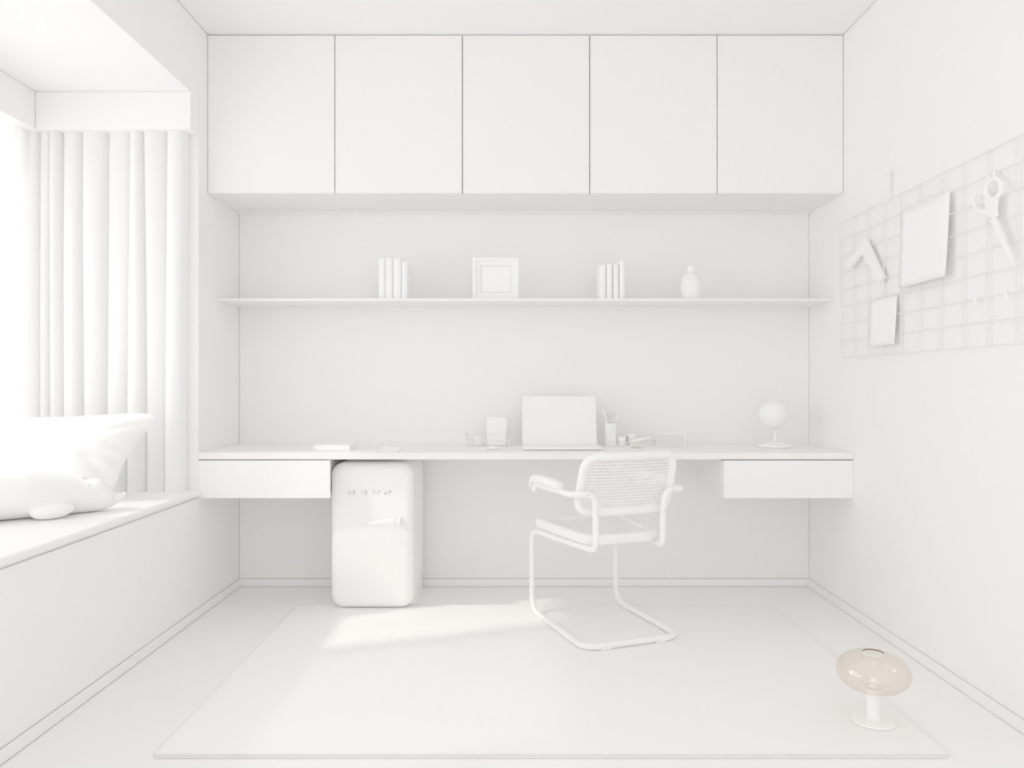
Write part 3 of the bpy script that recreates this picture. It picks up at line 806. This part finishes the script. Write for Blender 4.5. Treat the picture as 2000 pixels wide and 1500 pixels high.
hook('empty white hook on the wire grid, left of two below the scissors', 1905, 580, 'empty hooks on the wire grid')
hook('empty white hook on the wire grid, right of two below the scissors', 1965, 570, 'empty hooks on the wire grid')
hook('white hook on the wire grid carrying the big scissors', 1942, 337)
# big scissors
XS = 1.5408
Yc, Zc = on_wall(1937, 428, XS)
sz = thing('scissors', 'large white scissors hanging from a hook on the wire grid', 'scissors', (XS, Yc, Zc))
def L(px, X=XS, dx=0): return [(dx, y-Yc, z-Zc) for y, z in wall_pts(px, X)]
def ellipse_px(cx_, cy_, rx, ry, tilt, n=26):
    return [(cx_+rx*math.cos(2*PI*k/n)*math.cos(tilt)-ry*math.sin(2*PI*k/n)*math.sin(tilt), cy_+rx*math.cos(2*PI*k/n)*math.sin(tilt)+ry*math.sin(2*PI*k/n)*math.cos(tilt)) for k in range(n)]
for (e_, shank, dx) in ((ellipse_px(1942, 369, 14.5, 20, .28), [(1937, 385), (1950, 384), (1948, 405), (1949, 422), (1941, 427), (1936, 420), (1935, 405), (1930, 388)], -.002),
                        (ellipse_px(1917, 396, 16.5, 22, -.50), [(1921, 381), (1929, 388), (1934, 402), (1940, 418), (1938, 430), (1931, 426), (1925, 416), (1911, 415), (1912, 411), (1925, 408)], .004)):
    bm = B(); tube(bm, L(e_, dx=dx), .0062, 10, closed=True)
    pts = wall_pts(shank, XS)
    prism_x(bm, [(y-Yc, z-Zc) for y, z in pts], dx-.004, dx+.004)
    obj('handle', bm, 'plastic', sz)
for poly, dx in (([(1934, 428), (1944, 420), (1952, 438), (1982, 508), (1978, 509), (1955, 470)], -.002), ([(1930, 420), (1942, 417), (1955, 450), (1971, 503), (1966, 502), (1948, 462)], .003)):
    bm = B(); prism_x(bm, [(y-Yc, z-Zc) for y, z in wall_pts(poly, XS)], dx-.0012, dx+.0012); obj('blade', bm, 'metal', sz)
bm = B(); ellipsoid(bm, (-.0045, 0, .002), (.003, .005, .005), u=12, v=8); obj('pivot_screw', bm, 'mesh_grey', sz)
# L-shaped square hanging by its corner
XQ = 1.545
Yq, Zq = on_wall(1686, 480, XQ)
sq = thing('try_square', 'white L-shaped set square hanging by its corner on the left of the wire grid', 'ruler', (XQ, Yq, Zq))
def plate(name, px, x0, x1):
    bm = B(); prism_x(bm, [(y-Yq, z-Zq) for y, z in wall_pts(px, XQ)], x0, x1); return obj(name, bm, 'plastic', sq)
plate('blade', [(1676, 482), (1693, 467), (1727.5, 541), (1718, 555)], -.004, .0064)
plate('stock', [(1691, 470), (1685, 496), (1663, 523), (1655, 517)], -.009, .0064)
# hook above the grid with a strap down to the top wire
Yh, Zh = on_wall(1742, 330, 1.565)
wh = thing('wall_hook', 'white wall hook with a hanging strap above the wire grid', 'hook', (XR, Yh, Zh))
obj('back_plate', box(B(), -.0050, -.0003, -.012, .012, -.012, .056, .001, 1), 'metal', wh)
obj('peg', tube(B(), round_path([(-.004, 0, 0), (-.024, 0, -.004), (-.030, 0, .014)], .006, 4), .0035, 8), 'metal', wh)
bm = B()
for dx in (-.007, -.017):
    loft(bm, [[(dx, -.004, .0), (dx, .004, .0), (dx-.0015, .004, .0), (dx-.0015, -.004, .0)],
              [(-.012, -.004-.0, -.124), (-.012, .004, -.124), (-.0135, .004, -.124), (-.0135, -.004, -.124)]])
obj('strap', bm, 'fabric', wh)

# ---------------------------------------------------------------- pillow
pl = thing('pillow', 'large plump white pillow leaning on the window seat behind the plush toy', 'pillow', (-1.84, 3.13, .582))
cor = {(-1, -1): (-2.17, 3.10, .600), (1, -1): (-1.685, 3.17, .595), (1, 1): (-1.495, 3.215, .945), (-1, 1): (-2.19, 3.24, .915)}
def pil(u, v, s):
    q = Vector((0, 0, 0)); u0, v0 = u, v
    u, v = 1.03*u0*(1-.10*abs(v0)**9), 1.03*v0*(1-.10*abs(u0)**9)
    for (a_, b_), c_ in cor.items(): q += Vector(c_)*((1+a_*u)/2*(1+b_*v)/2)
    q -= Vector((-1.84, 3.13, .582))
    u, v = u0, v0
    cen = Vector((-1.86, 3.17, .77))-Vector((-1.84, 3.13, .582))
    pin = .15*(abs(u)**3*(1-v*v)) + .035*(abs(v)**3*(1-u*u))
    q += (cen-q)*Vector((1, 1, 1)).x*pin
    th = ((1-abs(u)**2.6)*(1-abs(v)**2.6))**.62
    nrm = Vector((.04, -.955, .29))
    wr = 0
    if s < 0:
        def groove_(a, b, w, dep):
            ax, ay = a; bx, by = b; L2 = (bx-ax)**2+(by-ay)**2
            t = max(0, min(1, ((u-ax)*(bx-ax)+(v-ay)*(by-ay))/L2))
            d2 = (u-ax-t*(bx-ax))**2+(v-ay-t*(by-ay))**2
            return dep*(1-.75*t)*math.exp(-d2/(w*w))
        wr += groove_((.97, -.18), (.45, .02), .085, -.045) + groove_((.95, -.62), (.50, -.12), .095, -.050)
        wr += groove_((.97, -.40), (.55, -.25), .07, .022) + groove_((.97, .12), (.55, .30), .10, -.020) + groove_((.93, .75), (.55, .45), .10, -.016)
        wr += groove_((-.95, .70), (-.5, .35), .10, -.015) + groove_((.10, .97), (.05, .55), .10, -.010)
        wr += .004*math.sin(17*(u-v*.7))*max(0, u-.3)*(1-v*v)
        wr *= (1-abs(u)**8)*(1-abs(v)**8)
    q = q + nrm*(.125*th if s < 0 else -.085*th) + nrm*wr
    q.z = max(q.z, .004 + .004*abs(u))
    return q
bm = B(); N = 64
for s in (-1, 1):
    g = [[bm.verts.new(pil(-1+2*i/N, -1+2*j/N, s)) for j in range(N+1)] for i in range(N+1)]
    for i in range(N):
        for j in range(N):
            f = [g[i][j], g[i+1][j], g[i+1][j+1], g[i][j+1]]
            bm.faces.new(f if s < 0 else f[::-1])
bmesh.ops.remove_doubles(bm, verts=bm.verts, dist=1e-5)
obj('cushion', bm, 'fabric', pl, smooth=80)
edge = [(-1+2*k/30, -1) for k in range(30)]+[(1, -1+2*k/30) for k in range(30)]+[(1-2*k/30, 1) for k in range(30)]+[(-1, 1-2*k/30) for k in range(30)]
bm = B(); tube(bm, [pil(u, v, -1)+Vector((0, -.002, .001)) for u, v in edge], .0034, 6, closed=True)
obj('piping', bm, 'fabric', pl)

# ---------------------------------------------------------------- plush toy
PB = Vector((-1.70, 2.80, .5825))
bear = thing('plush_bear', 'white plush bear lying on its belly on the window seat', 'plush toy', PB)
bm = B()
spine = [(-2.03, 2.56, .640, .03), (-2.00, 2.58, .640, .07), (-1.93, 2.63, .655, .092), (-1.85, 2.70, .664, .102), (-1.77, 2.76, .664, .100), (-1.70, 2.82, .656, .086), (-1.64, 2.865, .645, .070),
         (-1.595, 2.90, .640, .060), (-1.570, 2.918, .637, .052), (-1.554, 2.929, .632, .042), (-1.544, 2.936, .626, .026), (-1.533, 2.943, .626, .019), (-1.522, 2.951, .630, .016), (-1.515, 2.956, .634, .011), (-1.513, 2.957, .635, .004)]
rings = []
for i, (x, y, z, r_) in enumerate(spine):
    a_ = Vector(spine[max(0, i-1)][:2]); b_ = Vector(spine[min(len(spine)-1, i+1)][:2]); t2 = (b_-a_).normalized()
    sd = Vector((t2.y, -t2.x, 0)); rz = min(r_*.95, z-.5830) if i < 11 else r_*.95
    ring = []
    for k in range(28):
        a = 2*PI*k/28
        up = math.sin(a); hz = r_*.97 if up > 0 else rz
        ring.append(Vector((x, y, z))+sd*r_*1.08*math.cos(a)+Vector((0, 0, 1))*hz*up-PB)
    rings.append(ring)
loft(bm, rings)
def ell(cx_, cy_, cz_, rx, ry, rz, yaw, pitch=0, roll=0):
    R = Matrix.Rotation(yaw, 3, 'Z') @ Matrix.Rotation(pitch, 3, 'Y') @ Matrix.Rotation(roll, 3, 'X')
    ellipsoid(bm, Vector((cx_, cy_, cz_))-PB, (rx, ry, rz), R)
yaw = math.atan2(.6, .8)
ell(-1.655, 2.725, .612, .072, .030, .028, yaw*.95, -.10)      # front paw stretched towards the room
ell(-1.815, 2.925, .612, .07, .032, .028, yaw)                   # other front paw
ell(-1.870, 2.575, .614, .080, .036, .030, yaw*.5)             # hind foot
ell(-1.850, 2.64, .640, .075, .055, .050, yaw)                  # haunch
ell(-1.597, 2.897, .657, .050, .056, .052, yaw)                  # forehead
b = obj('body', bm, 'plush', bear, smooth=180)
md = b.modifiers.new('fuse', 'REMESH'); md.mode = 'VOXEL'; md.voxel_size = .006; md.use_smooth_shade = True
md = b.modifiers.new('soften', 'SMOOTH'); md.factor = .6; md.iterations = 8
for (px_, nn) in (((-1.592, 2.832, .662), (.62, -.70, .35)), ((-1.660, 2.918, .700), (-.35, .35, .87))):
    nn = Vector(nn).normalized(); tt = Vector((.8, .6, 0)); tt = (tt-nn*tt.dot(nn)).normalized(); ww = nn.cross(tt)
    Rm = Matrix((nn, tt, ww)).transposed()
    bm = B(); ellipsoid(bm, (0, 0, 0), (.010, .019, .036), Rm, u=20, v=14)
    obj('ear', bm, 'plush', bear, loc=Vector(px_)-PB)
bm = B(); ellipsoid(bm, (0, 0, 0), (.007, .010, .007), u=16, v=10)
obj('nose', bm, 'plush', bear, loc=Vector((-1.516, 2.956, .640))-PB, rot=(0, -.2, yaw))
for (x, y, z) in ((-1.5480, 2.8890, .650), (-1.592, 2.952, .658)):
    bm = B(); ellipsoid(bm, (0, 0, 0), (.005, .005, .005), u=12, v=8)
    obj('eye', bm, 'ceramic', bear, loc=Vector((x, y, z))-PB)

# ---------------------------------------------------------------- light
W = bpy.data.worlds.new('sky'); bpy.context.scene.world = W; W.use_nodes = True
nt = W.node_tree; nt.nodes.clear()
wo = nt.nodes.new('ShaderNodeOutputWorld'); bg = nt.nodes.new('ShaderNodeBackground')
tc = nt.nodes.new('ShaderNodeTexCoord'); sx = nt.nodes.new('ShaderNodeSeparateXYZ')
nt.links.new(tc.outputs['Generated'], sx.inputs[0])
mr = nt.nodes.new('ShaderNodeMapRange')      # brighter sky on the window side
mr.inputs['From Min'].default_value = -1; mr.inputs['From Max'].default_value = -.25
mr.inputs['To Min'].default_value = 7.0; mr.inputs['To Max'].default_value = 1.55
nt.links.new(sx.outputs['X'], mr.inputs['Value'])
nt.links.new(mr.outputs[0], bg.inputs['Strength'])
bg.inputs['Color'].default_value = (1, .992, .982, 1)
nt.links.new(bg.outputs[0], wo.inputs['Surface'])

el = math.radians(38.5)
sun = bpy.data.lights.new('sun', 'SUN'); sun.energy = 2.7; sun.angle = math.radians(2.5); sun.color = (1, .93, .84)
so_ = bpy.data.objects.new('sun', sun); C.objects.link(so_)
d = Vector((.945*math.cos(el), .33*math.cos(el), -math.sin(el)))
so_.rotation_mode = 'QUATERNION'; so_.rotation_quaternion = Vector((0, 0, -1)).rotation_difference(d)
so_.location = (-4, 1, 4)

# ---------------------------------------------------------------- camera
cam = bpy.data.cameras.new('camera'); cam.sensor_width = 36; cam.lens = F/2000*36; cam.clip_start = .02
co = bpy.data.objects.new('camera', cam); C.objects.link(co)
co.location = (0, 0, H); co.rotation_euler = (PI/2, 0, 0)
S = bpy.context.scene
S.camera = co
S.view_settings.view_transform = 'Standard'
S.view_settings.look = 'None'
S.view_settings.exposure = -0.555
S.view_settings.gamma = 1.52
S.cycles.diffuse_bounces = 8
S.cycles.max_bounces = 12
S.cycles.transparent_max_bounces = 16
